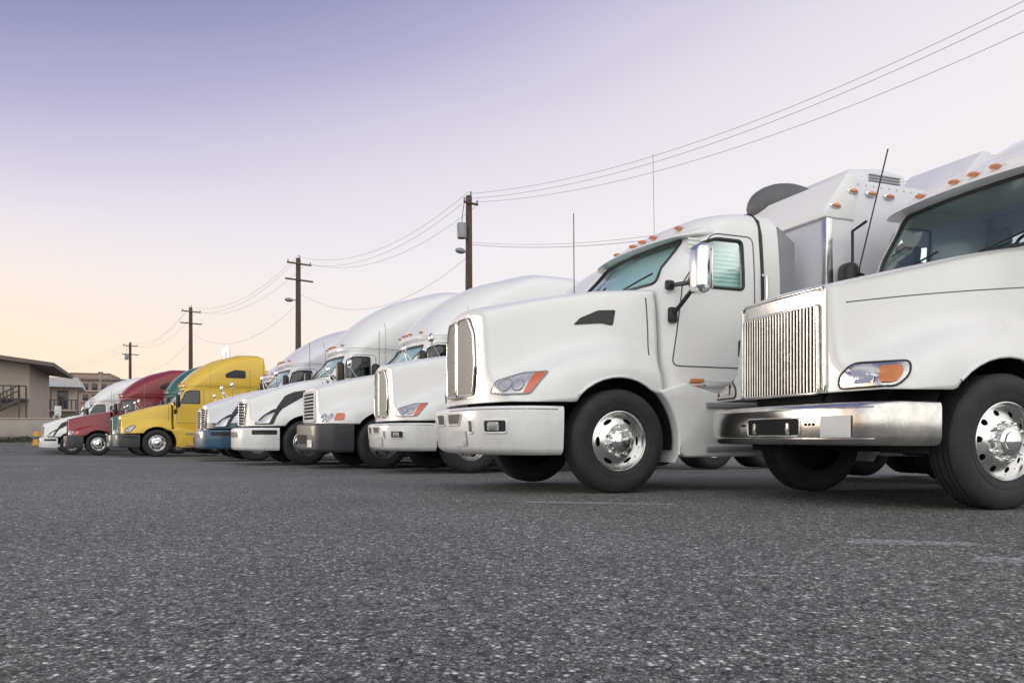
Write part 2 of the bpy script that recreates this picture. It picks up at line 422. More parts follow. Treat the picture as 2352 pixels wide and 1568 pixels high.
def interior(E,xr,shade=False,z0=2.0,ti=.52,blind=False):
    bm=bmesh.new()
    addbox(bm,(-.85,0,z0-.22),(.5,1.9,.3),.05)
    for s in (.5,-.5):
        addbox(bm,(-1.55,s,z0-.35),(.5,.5,.16),.05); addbox(bm,(-1.78,s,z0+.02),(.14,.48,.75),.06,rot=Matrix.Rotation(R(-8),3,'Y').to_4x4()); addbox(bm,(-1.82,s,z0+.47),(.1,.26,.18),.04)
    mk('seats_and_dash',bm,M['inter'],E)
    t=[]
    for k in range(24):
        a=2*math.pi*k/24; t.append((-1.12+.11*math.sin(a)*1,.5+.22*math.cos(a),z0+.03+.19*math.sin(a)))
    lines('steering_wheel',[t],.014,M['black'],E,True)
    if shade:
        bm=bmesh.new(); n=44; pr=None
        for i in range(n+1):
            y=-.84+1.68*i/n; d=.012*(1 if i%2 else -1); b=.12*(y/1.0)**2
            a=[bm.verts.new((-.60-b+d,y,z0+.04)),bm.verts.new((-.94-b+d,y,z0+ti-.02))]
            if pr: bm.faces.new((pr[0],a[0],a[1],pr[1]))
            pr=a
        mk('windshield_sun_shade',bm,M['shade'],E,smooth=False)
    if blind:
        bm=bmesh.new(); pr=None
        for i in range(26):
            z=z0+ti-.02-.022*i; d=.012*(1 if i%2 else -1)
            a=[bm.verts.new((-.86,(1.025+d),z)),bm.verts.new((-1.52,(1.025+d),z))]
            if pr: bm.faces.new((pr[0],a[0],a[1],pr[1]))
            pr=a
        mk('window_blind',bm,M['blind'],E,smooth=False)
def truck(name,W,th,kind,col,lower=None,roof='aero',xr=-4.6,me=None,det=1,bumpmat=None,stacks=False,skirtcol=None,shade=False,roofcol=None,tand=True,hero=False,rh=3.93):
    P=SPEC[kind]; t=R(th)
    ox=W[0]-math.sin(t)*1.12; oy=W[1]+math.cos(t)*1.12
    E=empty(name,(ox,oy,g(W[1])),math.pi+t)
    mat=M[col]; lo=M[lower] if lower else mat
    bm=hood(P); bh=BVHTree.FromBMesh(bm)
    H=mk('hood',bm,[mat],E,sharp=45)
    so=H.modifiers.new('s','SOLIDIFY'); so.thickness=.02; so.offset=-1
    if lower:
        H.data.materials.append(lo)
        for f in H.data.polygons:
            if f.center.z<1.02: f.material_index=1
    for s in (1,-1):
        al=archline(P,s,0,bh)
        lines('arch_lip',[al],.014,lo,E)
        bm=bmesh.new(); pr=None
        for i in range(25):
            a=R(-8+196*i/24); p=[bm.verts.new((.635*math.cos(a),s*yy,.5+.635*math.sin(a))) for yy in (.6,1.08)]
            if pr: bm.faces.new((pr[0],p[0],p[1],pr[1]))
            pr=p
        mk('wheel_well',bm,M['dark'],E)
    # chassis
    bm=bmesh.new()
    xend=-7.2 if tand else -6.8
    for s in (.42,-.42): addbox(bm,((1.0+xend)/2,s,.78),(1.0-xend,.09,.26),.01)
    addbox(bm,(.35,0,1.0),(1.3,1.0,.9),.05); addbox(bm,(0,0,.47),(.14,1.7,.13),.03); addbox(bm,(.2,0,.62),(.5,.5,.3),.05)
    addbox(bm,(-2.4,0,.75),(2.4,1.5,.4),.05)
    for s in (1,-1): addbox(bm,(.85,s*.45,.62),(.6,.1,.25),.01); addbox(bm,(0,s*.48,.56),(1.5,.08,.06),.01)
    lathe(bm,[(.001,-.2),(.13,-.2),(.13,.2),(.001,.2)],16,0,(-.3,.1,.5))
    mk('chassis',bm,M['dark'],E)
    me=me or WB
    wheel(E,me,0,1.03,'front_wheel_left'); wheel(E,me,0,-1.03,'front_wheel_right',-1)
    for x in (-4.9,-6.2):
        for s in (1,-1):
            wheel(E,me,x,s*1.05,'rear_wheel',s); wheel(E,me,x,s*.72,'rear_wheel',s)
    # bumper
    B=P['bump']; zz=[B['z0'],B['z0']+.03,B['z0']+.07,B['z1']-.05,B['z1']-.015,B['z1']]; ii=[.05,.015,0,0,.015,.04]
    if kind=='KW': ii=[.12,.06,.03,0,.01,.04]
    kb=[(z,B['xf']-i,.58,B['w']-i*.6,B['rc'],B['bow']) for z,i in zip(zz,ii)]
    bm=hull(kb,2); bb=BVHTree.FromBMesh(bm)
    mk('bumper',bm,bumpmat or lo,E,sharp=50)
    # cab
    keys=cabkeys(roof,xr,rh)
    xrr=keys[0][2]
    bm=hull(keys,3); cb=BVHTree.FromBMesh(bm)
    C=mk('cab',bm,M[roofcol] if roofcol else mat,E,sharp=40)
    z0={'aero':1.98,'day':2.05,'old':2.04}[roof]
    ti={'aero':.52,'day':.54,'old':.70}[roof]
    WS=roundpoly([(-.90,z0+.05),(.90,z0+.05),(.83,z0+ti),(-.83,z0+ti)],.07)
    off=-.0 if roof!='old' else -.05
    dw=roundpoly([(x+off,(z-1.99)*(ti/.52)+z0+.01) for x,z in DW],.05)
    if det:
        ki=[k for k in keys if k[0]<=2.95]
        if roof=='aero': ki=[(z,xf,max(r,-2.6),w,rc,b) for z,xf,r,w,rc,b in keys[:6]]
        inn=mk('c0',hull(ki,3,.05),[M['inter']]); inn.parent=E
        b1=bmesh.new(); prism(b1,WS,-1.25,1.0,'x'); bmesh.ops.recalc_face_normals(b1,faces=b1.faces[:]); c1=mk('c1',b1,[mat]); c1.parent=E
        b2=bmesh.new(); prism(b2,dw,-2,2,'y'); bmesh.ops.recalc_face_normals(b2,faces=b2.faces[:]); c2=mk('c2',b2,[mat]); c2.parent=E
        cc=[inn,c1,c2]
        if roof=='old':
            b4=bmesh.new(); prism(b4,roundpoly([(-.8,z0+.1),(.8,z0+.1),(.8,z0+.6),(-.8,z0+.6)],.06),-3,-2.1,'x'); c4=mk('c4',b4,[mat]); c4.parent=E; cc.append(c4)
        boolean(C,cc)
        for p in C.data.polygons: p.use_smooth=True
        b3=bmesh.new(); b3.from_mesh(C.data)
        for e in b3.edges:
            if len(e.link_faces)==2 and e.calc_face_angle(0)>R(38): e.smooth=False
        b3.to_mesh(C.data); b3.free()
        interior(E,max(xrr,-2.5),shade,z0,ti,hero and roof=='day')
    go=-.012 if det else .006
    ppatch('windshield',cb,'front',WS,go,M['glass'],E,.08)
    for s in ('left','right'): ppatch('door_window',cb,s,dw,go,M['glass'] if hero else M['glassd'],E,.1)
    lines('window_seal',[pline(cb,'front',WS,.0),pline(cb,'left',dw,0),pline(cb,'right',dw,0)],.017 if hero else .014,M['black'],E,True)
    ds=roundpoly([(-.64+off,1.25),(-1.62+off,1.25),(-1.62+off,z0+ti+.03),(-1.12+off,z0+ti+.03),(-.74+off,z0+.02)],.08)
    lines('door_seam',[pline(cb,'left',ds,-.001)],.007,M['seam'],E,True)
    ppatch('door_handle',cb,'left',roundpoly([(-1.42+off,1.36),(-1.54+off,1.36),(-1.54+off,1.54),(-1.42+off,1.54)],.03),.004,M['black'],E)
    # mirrors
    for s in (1,-1):
        mm=M['chrome'] if (hero and not(kind=='A' and s<0)) else M['black']
        my=1.52 if not(kind=='A' and s<0) else 1.27
        bm=bmesh.new(); addbox(bm,(-.66,s*my,z0+.08),(.16,.22,.48),.075,4); mk('mirror',bm,mm,E)
        box('mirror_glass',(-.745,s*my,z0+.08),(.01,.16,.38),M['chrome'],E,.003)
        lines('mirror_arm',[[(-.62,s*1.08,z0+.0),(-.64,s*(my-.2),z0-.02),(-.64,s*my,z0+.0)],[(-.62,s*1.12,z0-.30),(-.66,s*(my-.07),z0-.06)]],.022,M['black'],E)
        bm=bmesh.new(); addbox(bm,(-.62,s*1.115,z0-.30),(.10,.06,.16),.025); addbox(bm,(-.6,s*1.09,z0+.0),(.10,.06,.1),.025); mk('mirror_mount',bm,M['black'],E)
    # roof markers and visor
    zt=z0+ti+.155 if roof!='aero' else 2.76
    bm=bmesh.new()
    for y in (-.66,-.22,0,.22,.66):
        h=cb.ray_cast(Vector((4,y,zt)),Vector((-1,0,0)))
        if h[0] is not None: blob(bm,h[0]+Vector((.02,0,.012)),(.10,.10,.045))
    mk('marker_lamp',bm,M['amber'],E)
    if roof!='aero':
        vx=-.70
        vk=[(z0+ti+.015,vx,-1.15,1.05,.3,.16),(z0+ti+.03,vx-.01,-1.15,1.06,.3,.16),(z0+ti+.075,vx-.10,-1.15,1.06,.3,.16),(z0+ti+.095,vx-.17,-1.15,1.04,.3,.16)]
        mk('sun_visor',hull(vk,2),mat,E,sharp=50)
    if kind!='A': lines('antenna',[[(-.62,-1.10,1.9),(-.62,-1.12,3.35 if hero else 3.0)]],.006,M['black'],E)
    wl=[]
    for y in (-.55,.35):
        p=[]
        for k in range(8):
            u=y+.45*k/7; v=z0+.07+.10*k/7
            h=cb.ray_cast(Vector((4,u,v)),Vector((-1,0,0)))
            if h[0] is not None: p.append(h[0]+Vector((.02,0,0)))
        wl.append(p)
    lines('wiper',wl,.010,M['black'],E)
    skirt(E,M[skirtcol] if skirtcol else lo,max(xrr,-4.0))
    lines('hood_seam',[pline(bh,'left',[(-.40,1.35),(-.40,1.93)],-.001,False)],.007,M['seam'],E)
    if kind=='KW':
        sh=roundpoly([( -.47,.92),(.47,.92),(.52,1.25),(.49,1.58),(.36,1.77),(-.36,1.77),(-.49,1.58),(-.52,1.25)],.08)
        ppatch('grille_surround',bh,'front',sh,.006,M['chrome'],E,.06)
        for s in (1,-1):
            gl=roundpoly([(s*.03,.955),(s*.42,.955),(s*.46,1.25),(s*.43,1.56),(s*.31,1.73),(s*.03,1.73)],.05)
            ppatch('grille',bh,'front',gl,.018,M['mesh'],E,.06)
            lines('grille_rim',[pline(bh,'front',gl,.020)],.010,M['chrome'],E,True)
        for s,fr in ((1,'diagL'),(-1,'diagR')):
            hl=roundpoly([(-.31,.96),(-.1,.935),(.12,.945),(.25,1.16),(.0,1.15),(-.22,1.08)],.03)
            ppatch('headlight',bh,fr,hl,.008,M['lens'],E,.04)
            ppatch('turn_signal',bh,fr,roundpoly([(.06,.95),(.12,.95),(.245,1.155),(.12,1.15)],.01),.014,M['redl'],E,.04)
            for cu_,rr_ in((-.13,.062),(.0,.055)):
                cpl=[(cu_+rr_*math.cos(a*.5236),1.03+rr_*math.sin(a*.5236)) for a in range(12)]
                ppatch('headlight_reflector',bh,fr,cpl,.014,M['lens'],E,.04); lines('reflector_ring',[pline(bh,fr,cpl,.015)],.004,M['grey'],E,True)
            lines('headlight_bezel',[pline(bh,fr,hl,.006)],.009,M['grey'],E,True)
        ppatch('air_intake',bh,'left',roundpoly([(-.02,1.63),(-.06,1.79),(.12,1.78),(.30,1.70),(.37,1.63),(.1,1.65)],.02),.006,M['black'],E,.05)
        for fr,pp in (('diagL',roundpoly([(-.32,.58),(-.06,.58),(-.06,.70),(-.32,.70)],.03)),('diagR',roundpoly([(-.32,.58),(-.06,.58),(-.06,.70),(-.32,.70)],.03)),
                      ('front',roundpoly([(.06,.66),(.36,.66),(.42,.77),(.06,.77)],.03)),('front',roundpoly([(-.06,.66),(-.36,.66),(-.42,.77),(-.06,.77)],.03)),('front',roundpoly([(.56,.58),(.64,.58),(.64,.70),(.56,.70)],.02))):
            ppatch('bumper_vent',bb,fr,pp,.005,M['black'],E,.05)
            lines('vent_rim',[pline(bb,fr,pp,.003)],.010,lo,E,True)
        ppatch('fog_lamp',bb,'diagL',roundpoly([(-.27,.60),(-.14,.60),(-.14,.68),(-.27,.68)],.02),.012,M['lens'],E,.05)
        ppatch('licence_plate',bb,'front',roundpoly([(.20,.45),(.50,.45),(.50,.60),(.20,.60)],.01),.012,M['plate'],E,.05)
        lines('bumper_seam',[pline(bb,'diagL',[(-.9,.80),(.6,.80)],-.002,False)],.006,M['grey'],E)
    if kind=='A':
        lines('hood_crease',[pline(bh,'left',[(.98,1.55),(.3,1.61),(-.6,1.69)],-.002,False)],.005,M['seam'],E)
        gp=roundpoly([(-.49,.87),(.49,.87),(.48,1.55),(-.48,1.55)],.03)
        fo=roundpoly([(-.55,.83),(.55,.83),(.545,1.68),(-.545,1.68)],.05)
        ppatch('grille_surround',bh,'front',fo,.004,M['chromew'],E,.06)
        ppatch('grille_backing',bh,'front',gp,.012,M['dark'],E,.06)
        lines('grille_frame',[pline(bh,'front',gp,.02),pline(bh,'front',fo,.006)],.014,M['chromew'],E,True)
        nb=25; bl=[]
        for i in range(nb):
            y=-.46+.92*i/(nb-1); bl.append(pline(bh,'front',[(y,.88),(y,1.54)],.030,False,.1))
        lines('grille_bar',bl,.0085,M['chromew'],E)
        for s,fr in ((1,'diagL'),(-1,'diagR')):
            hl=roundpoly([(-.28,.89),(.12,.89),(.20,.98),(.20,1.08),(-.18,1.08),(-.28,.98)],.05)
            ppatch('headlight_housing',bh,fr,hl,.006,M['chromew'],E,.04)
            ppatch('headlight',bh,fr,roundpoly([(-.19,.92),(-.03,.92),(-.03,1.05),(-.19,1.05)],.03),.014,M['lens'],E,.04)
            ppatch('turn_signal',bh,fr,roundpoly([(.0,.92),(.11,.92),(.16,.99),(.15,1.05),(.0,1.05)],.03),.014,M['amber'],E,.04)
            lines('headlight_bezel',[pline(bh,fr,hl,.006)],.008,M['black'],E,True)
        sl_=roundpoly([(-.28,.54),(.40,.54),(.40,.68),(-.28,.68)],.03)
        ppatch('bumper_slot',bb,'front',sl_,.006,M['dark'],E,.05)
        lines('slot_rim',[pline(bb,'front',sl_,.004)],.008,M['chromew'],E,True)
        bm=bmesh.new(); addbox(bm,(1.215,.28,.60),(.06,.035,.09),.008); addbox(bm,(1.215,-.16,.60),(.06,.035,.09),.008); addbox(bm,(1.205,.06,.60),(.03,.3,.03),.006); mk('tow_hook',bm,M['alu'],E)
        for y in (-.38,-.34,.46,.50,.54):
            ppatch('bumper_hole',bb,'front',[(y+.012*math.cos(a),.63+.012*math.sin(a)) for a in [k*.628 for k in range(10)]],.006,M['dark'],E,.05)
        ppatch('licence_plate',bb,'front',roundpoly([(.62,.53),(.90,.53),(.90,.69),(.62,.69)],.01),.012,M['plate'],E,.05)
        lines('bumper_crease',[pline(bb,'front',[(-1.05,.745),(1.05,.745)],0,False),pline(bb,'front',[(-1.05,.52),(1.05,.52)],0,False)],.006,M['chromew'],E)
    if kind in('VN','CE','CA'):
        if kind!='CE': gp=[(-.36,.86),(.36,.86),(.47,1.42),(-.47,1.42)]
        else: gp=[(-.47,.92),(.47,.92),(.47,1.52),(-.47,1.52)]
        gp=roundpoly(gp,.05)
        ppatch('grille_backing',bh,'front',gp,.006,M['dark'],E,.08)
        lines('grille_frame',[pline(bh,'front',gp,.012)],.022,M['chrome'] if kind!='CE' else mat,E,True)
        bl=[]
        for i in range(9):
            f=(i+.5)/9; z=(.86+.56*f) if kind!='CE' else (.92+.60*f); w=(.36+.11*f) if kind!='CE' else .47
            bl.append(pline(bh,'front',[(-w+.02,z),(w-.02,z)],.022,False,.08))
        lines('grille_bar',bl,.013,M['chromew'] if kind!='CE' else mat,E)
        if kind=='VN':
            for fr in('diagL','diagR'):
                ppatch('headlight_housing',bh,fr,roundpoly([(-.16,.90),(.28,.90),(.38,1.30),(.16,1.24),(-.05,1.08)],.04),.008,M['black'],E,.05)
                ppatch('headlight',bh,fr,roundpoly([(-.10,.92),(.2,.93),(.26,1.18),(.05,1.10)],.04),.016,M['lens'],E,.05)
            for fr in('left','right'):
                ppatch('hood_vent',bh,fr,roundpoly([(.62,1.26),(.48,1.26),(-.12,1.62),(-.18,1.70),(.22,1.64),(.42,1.55)],.04),.006,M['black'],E,.06)
        if kind=='CA':
            for fr in('diagL','diagR'):
                hl=roundpoly([(-.20,.92),(.10,.92),(.22,1.14),(.02,1.16),(-.16,1.06)],.04)
                ppatch('headlight',bh,fr,hl,.010,M['lens'],E,.05); lines('headlight_bezel',[pline(bh,fr,hl,.010)],.012,M['black'],E,True)
        if kind!='CE':
            ppatch('bumper_vent',bb,'diagL',roundpoly([(-.1,.68),(.36,.68),(.36,.78),(-.1,.78)],.03),.006,M['black'],E,.06)
            ppatch('bumper_vent',bb,'front',roundpoly([(-.5,.62),(.5,.62),(.45,.74),(-.45,.74)],.03),.006,M['black'],E,.06)
        else:
            for fr in('diagL','diagR'):
                for u in(-.22,-.06):
                    cpl=[(u+.065*math.cos(k*.5236),1.0+.075*math.sin(k*.5236)) for k in range(12)]
                    ppatch('headlight',bh,fr,cpl,.014,M['lens'],E,.05); lines('headlight_bezel',[pline(bh,fr,cpl,.012)],.012,M['chrome'],E,True)
                ppatch('turn_signal',bh,fr,roundpoly([(.06,.94),(.24,.94),(.24,1.08),(.06,1.08)],.04),.014,M['redl'],E,.05)
            ppatch('bumper_vent',bb,'front',roundpoly([(-.4,.48),(.4,.48),(.4,.66),(-.4,.66)],.03),.006,M['dark'],E,.06)
            ppatch('licence_plate',bb,'front',[(.45,.42),(.7,.42),(.7,.56),(.45,.56)],.01,M['plate'],E,.06)
    if not hero:
        for s in(1,-1):
            h=bh.ray_cast(Vector((.55,s*.74,3)),Vector((0,0,-1)))
            if h[0] is not None:
                p=h[0]; lines('hood_mirror_arm',[[p,(p.x+.04,p.y+.1*s,p.z+.28)],[p+Vector((-.18,0,0)),(p.x+.04,p.y+.1*s,p.z+.28)]],.008,M['chrome'],E)
                bm=bmesh.new(); blob(bm,(p.x+.04,p.y+.1*s,p.z+.33),(.09,.18,.18))
                mk('hood_mirror',bm,M['chrome'],E)
    if roof=='aero':
        pw=roundpoly([(xrr+1.5,3.0),(xrr+.75,3.0),(xrr+.75,3.3),(xrr+1.15,3.32),(xrr+1.5,3.16)],.07)
        for s in('left','right'):
            ppatch('sleeper_window',cb,s,pw,.006,M['black'],E,.1)
        lines('cab_seam',[pline(cb,'left',[(-1.85,1.0),(-1.85,3.3)],-.001,False),pline(cb,'left',[(-.95,2.68),(xrr+.05,2.68)],-.001,False)],.006,M['grey'],E)
        for s in(1,-1):
            bm=bmesh.new(); addbox(bm,(xrr-.2,s*1.07,2.2),(.4,.04,2.3),.015); mk('side_extender',bm,mat,E)
    if stacks:
        for s in(1,-1):
            bm=bmesh.new(); lathe(bm,[(.001,0),(.09,0),(.09,1.0),(.13,1.03),(.13,1.45),(.10,1.5),(.10,1.9),(.001,1.9)],16)
            bmesh.ops.transform(bm,matrix=Matrix.Translation((xrr-.25,s*.5,2.9))@Matrix.Rotation(R(90),4,'X'),verts=bm.verts[:])
            mk('exhaust_stack',bm,M['alu'],E)
    return E,bh,bb,cb
def WP(px,d): return ((px-1176)/1800*d,d)
# nearest truck
EA,bh,bb,cb=truck('white_semi_truck',(3.60,5.75),17,'A','white',roof='old',me=WA,bumpmat=M['chromew'],hero=True)
mk('roof_fairing',hull([(3.04,-1.35,-2.3,.95,.4,.2),(3.2,-1.5,-2.3,.93,.4,.2),(3.4,-1.8,-2.28,.85,.4,.2),(3.5,-2.0,-2.2,.7,.3,.1)],3),M['white'],EA)
lines('mirror_bracket_far',[[(-.7,-1.1,2.2),(-.72,-1.28,2.28),(-.72,-1.28,2.7),(-.72,-1.08,2.75)]],.016,M['black'],EA)
lines('cb_antenna',[[(-.78,-1.25,2.3),(-1.15,-1.25,3.6)]],.008,M['black'],EA)
bm=bmesh.new()
for y,s_ in((-.55,.10),(-.3,.14),(-.05,.09),(.2,.12),(.42,.08)): blob(bm,(-.86,y,2.0+s_*.5),(s_*1.4,s_*1.6,s_*1.3))
mk('dashboard_clutter',bm,M['blind'],EA)
# second truck with custom sleeper box
EB,bh,bb,cb=truck('white_semi_truck',(1.02,7.55),21.5,'KW','white',roof='day',me=WB,shade=True,hero=True)
bm=bmesh.new(); prism(bm,[(-2.42,.95),(-2.42,2.92),(-2.72,3.32),(-6.3,3.32),(-6.3,.95)],-1.28,1.28,'y',.03); mk('sleeper_box',bm,M['white2'],EB)
bm=bmesh.new(); prism(bm,[(-2.37,2.86),(-2.37,2.93),(-2.68,3.355),(-2.78,3.355),(-2.78,2.86)],-1.30,1.30,'y',.012); mk('sleeper_front_cap',bm,M['white'],EB)
bm=bmesh.new()
for s in(1,-1): addbox(bm,(-2.45,s*1.255,1.9),(.10,.08,1.92),.012)
mk('sleeper_corner_trim',bm,M['alu'],EB)
bm=bmesh.new(); bm2=bmesh.new()
for x,z in((-2.52,2.99),(-2.76,3.17),(-3.02,3.17),(-3.28,3.17)):
    blob(bm,(x,1.315,z),(.12,.035,.045)); blob(bm2,(x,1.302,z),(.16,.02,.07))
mk('clearance_lamp',bm,M['amber'],EB); mk('clearance_lamp_base',bm2,M['chrome'],EB)
bm=bmesh.new()
for i in range(30): addbox(bm,(-2.85-.11*i,1.281,3.26),(.014,.008,.014),.003)
mk('rivet',bm,M['grey'],EB)
bm=bmesh.new(); prism(bm,[(-3.3,3.3),(-3.45,3.74),(-3.95,3.80),(-4.35,3.76),(-4.35,3.3)],-.25,.55,'y',.04); mk('roof_air_conditioner',bm,M['white2'],EB)
bm=bmesh.new()
for i in range(8): addbox(bm,(-4.0,.56,3.46+.035*i),(.5,.02,.014),.002)
mk('air_conditioner_louvre',bm,M['grey'],EB)
bm=bmesh.new(); blob(bm,(-3.1,-.15,3.40),(1.05,.72,.62),24,14); mk('roof_vent_dome',bm,M['dome'],EB)
bm=bmesh.new(); prism(bm,[(-4.5,3.3),(-5.25,4.08),(-5.4,4.08),(-5.4,3.3)],-.2,.9,'y',.03); mk('roof_wind_deflector',bm,M['white2'],EB)
bm=bmesh.new()
for s in(1,-1): prism(bm,[(-1.97,1.0),(-2.2,1.0),(-2.2,2.62),(-1.97,2.78)],s*1.0,s*1.05,'y',.01)
mk('cab_extender',bm,M['grey'],EB)
sp=[]
O=Vector((-1.72,0,2.0))
for k in range(41):
    a=R(-40+260*k/40); D=Vector((0,math.cos(a),math.sin(a)))
    h=cb.ray_cast(O+D*4,-D)
    if h[0] is not None: sp.append(h[0]+D*.002)
lines('cab_rear_seal',[sp],.020,M['black'],EB)
lines('long_antenna',[[(-1.35,-.40,2.9),(-1.33,-.40,3.95)]],.0035,M['grey'],EB)
bm=bmesh.new()
addbox(bm,(-.86,1.19,1.10),(.16,.03,.045),.014); addbox(bm,(-1.5,1.15,1.08),(.14,.03,.04),.012)
mk('side_marker_lamp',bm,M['amber'],EB)
bm=bmesh.new(); addbox(bm,(-1.35,1.13,1.07),(1.1,.03,.07),.01); mk('rocker_trim',bm,M['chrome'],EB)
lines('grab_handle',[[(-1.72,1.12,1.5),(-1.72,1.18,1.53),(-1.72,1.18,2.2),(-1.72,1.12,2.23)]],.016,M['chrome'],EB)
# the row
EE,_,_,_=truck('white_semi_truck',WP(1080,13.0),23,'KW','white',roof='day',me=WB,shade=True)
mk('sleeper',hull([(.95,-2.1,-4.4,1.15,.1,.02),(2.7,-2.1,-4.4,1.15,.15,.02),(3.0,-2.15,-4.4,1.15,.4,.1),(3.4,-2.5,-4.4,1.13,.6,.2),(3.8,-3.0,-4.4,1.05,.6,.2),(4.05,-3.5,-4.3,.9,.4,.1)],4),M['white'],EE)
truck('white_semi_truck',WP(880,15.3),27,'CE','white',roof='aero',xr=-4.7,bumpmat=M['bumpblk'],shade=True,rh=4.18)
truck('white_semi_truck',WP(703,17.5),28,'VN','white',roof='aero',xr=-4.9,shade=True,rh=4.22)
truck('blue_and_white_semi_truck',WP(590,21.0),29,'VN','white2',lower='blue',roof='aero',xr=-4.4,shade=True)
truck('red_and_white_semi_truck',WP(562,25.0),30,'CE','white2',roof='aero',xr=-4.2,lower='red')
truck('yellow_semi_truck',WP(361,28.9),30,'CA','yellow',roof='aero',xr=-3.9,bumpmat=M['bumpblk'],shade=True)
truck('green_semi_truck',WP(331,32.6),30,'CE','green',roof='aero',xr=-3.2,stacks=True,shade=True)
truck('red_semi_truck',WP(226,34.7),30,'CE','red',roof='aero',xr=-4.0,bumpmat=M['bumpblk'])
truck('white_semi_truck',WP(164,38.5),30,'VN','white',roof='aero',xr=-3.9,shade=True)
truck('white_semi_truck',WP(166,42.5),30,'CE','white',roof='aero',xr=-3.9,shade=True)
truck('white_semi_truck',WP(150,46.5),30,'CE','white2',roof='aero',xr=-4.0)
# ---------------------------------------------------------------- ground
def asphalt():
    m,n,b=nt('asphalt'); L=n.links.new
    tc=n.nodes.new('ShaderNodeTexCoord')
    wn=n.nodes.new('ShaderNodeTexNoise'); wn.inputs['Scale'].default_value=160; wn.inputs['Detail'].default_value=2; L(tc.outputs['Object'],wn.inputs['Vector'])
    vm=n.nodes.new('ShaderNodeVectorMath'); vm.operation='MULTIPLY_ADD'; vm.inputs[1].default_value=(.006,.006,.006); L(wn.outputs['Color'],vm.inputs[0]); L(tc.outputs['Object'],vm.inputs[2])
    def vor(scale,stops,g0):
        v=n.nodes.new('ShaderNodeTexVoronoi'); v.inputs['Scale'].default_value=scale; L(vm.outputs[0],v.inputs['Vector'])
        sc=n.nodes.new('ShaderNodeSeparateColor'); L(v.outputs['Color'],sc.inputs[0])
        r=n.nodes.new('ShaderNodeValToRGB'); e=r.color_ramp.elements
        e[0].position=0; c=stops[0][1]; e[0].color=(c,c*1.02,c*.99,1); e[1].position=1; c=stops[-1][1]; e[1].color=(c,c,c*.95,1)
        for p,c in stops[1:-1]:
            x=e.new(p); x.color=(c*.985,c*1.015,c*.97,1)
        L(sc.outputs[0],r.inputs[0])
        dr=n.nodes.new('ShaderNodeMapRange'); dr.inputs[1].default_value=.25; dr.inputs[2].default_value=.6; dr.inputs[3].default_value=1; dr.inputs[4].default_value=g0; L(v.outputs['Distance'],dr.inputs[0])
        mx=n.nodes.new('ShaderNodeMix'); mx.data_type='RGBA'; mx.blend_type='MULTIPLY'; mx.inputs[0].default_value=1; L(r.outputs[0],mx.inputs[6]); L(dr.outputs[0],mx.inputs[7])
        return v,mx.outputs[2],sc
    v,c1,s1_=vor(64,((0,.08),(.4,.19),(.7,.33),(.88,.60),(1,.85)),.22)
    v2,c2,s2_=vor(150,((0,.08),(.5,.18),(.85,.34),(1,.65)),.4)
    gt=n.nodes.new('ShaderNodeMath'); gt.operation='GREATER_THAN'; gt.inputs[1].default_value=.45; L(s1_.outputs[1],gt.inputs[0])
    mc=n.nodes.new('ShaderNodeMix'); mc.data_type='RGBA'; L(gt.outputs[0],mc.inputs[0]); L(c1,mc.inputs[6]); L(c2,mc.inputs[7])
    def nz(scale,det,rg,lo,hi):
        no=n.nodes.new('ShaderNodeTexNoise'); no.inputs['Scale'].default_value=scale; no.inputs['Detail'].default_value=det; no.inputs['Roughness'].default_value=rg; L(tc.outputs['Object'],no.inputs['Vector'])
        nr=n.nodes.new('ShaderNodeMapRange'); nr.inputs[1].default_value=.3; nr.inputs[2].default_value=.7; nr.inputs[3].default_value=lo; nr.inputs[4].default_value=hi; L(no.outputs[0],nr.inputs[0]); return nr.outputs[0]
    mm=n.nodes.new('ShaderNodeMath'); mm.operation='MULTIPLY'; L(nz(.35,7,.6,.76,1.25),mm.inputs[0]); L(nz(14,6,.7,.62,1.36),mm.inputs[1])
    m2=n.nodes.new('ShaderNodeMix'); m2.data_type='RGBA'; m2.blend_type='MULTIPLY'; m2.inputs[0].default_value=1; L(mc.outputs[2],m2.inputs[6]); L(mm.outputs[0],m2.inputs[7])
    L(m2.outputs[2],b.inputs['Base Color'])
    b.inputs['Roughness'].default_value=.75
    b.inputs['Specular IOR Level'].default_value=.35
    iv=n.nodes.new('ShaderNodeMath'); iv.operation='SUBTRACT'; iv.inputs[0].default_value=1; L(v.outputs['Distance'],iv.inputs[1])
    bp=n.nodes.new('ShaderNodeBump'); bp.inputs['Strength'].default_value=.9; bp.inputs['Distance'].default_value=.005; L(iv.outputs[0],bp.inputs['Height']); L(bp.outputs[0],b.inputs['Normal'])
    return m
MA=asphalt()
ys=[-80,-20,-5,0]+[1+i for i in range(80)]+[90,110,140,200,400,900,2500]
xs=[-1800,-400,-120,-60,-30,-10,0,10,30,60,200,1800]
bm=bmesh.new(); pr=None
for y in ys:
    row=[bm.verts.new((x,y,g(y))) for x in xs]
    if pr:
        for k in range(len(xs)-1): bm.faces.new((pr[k],pr[k+1],row[k+1],row[k]))
    pr=row
mk('asphalt_ground',bm,MA,None,recalc=False)
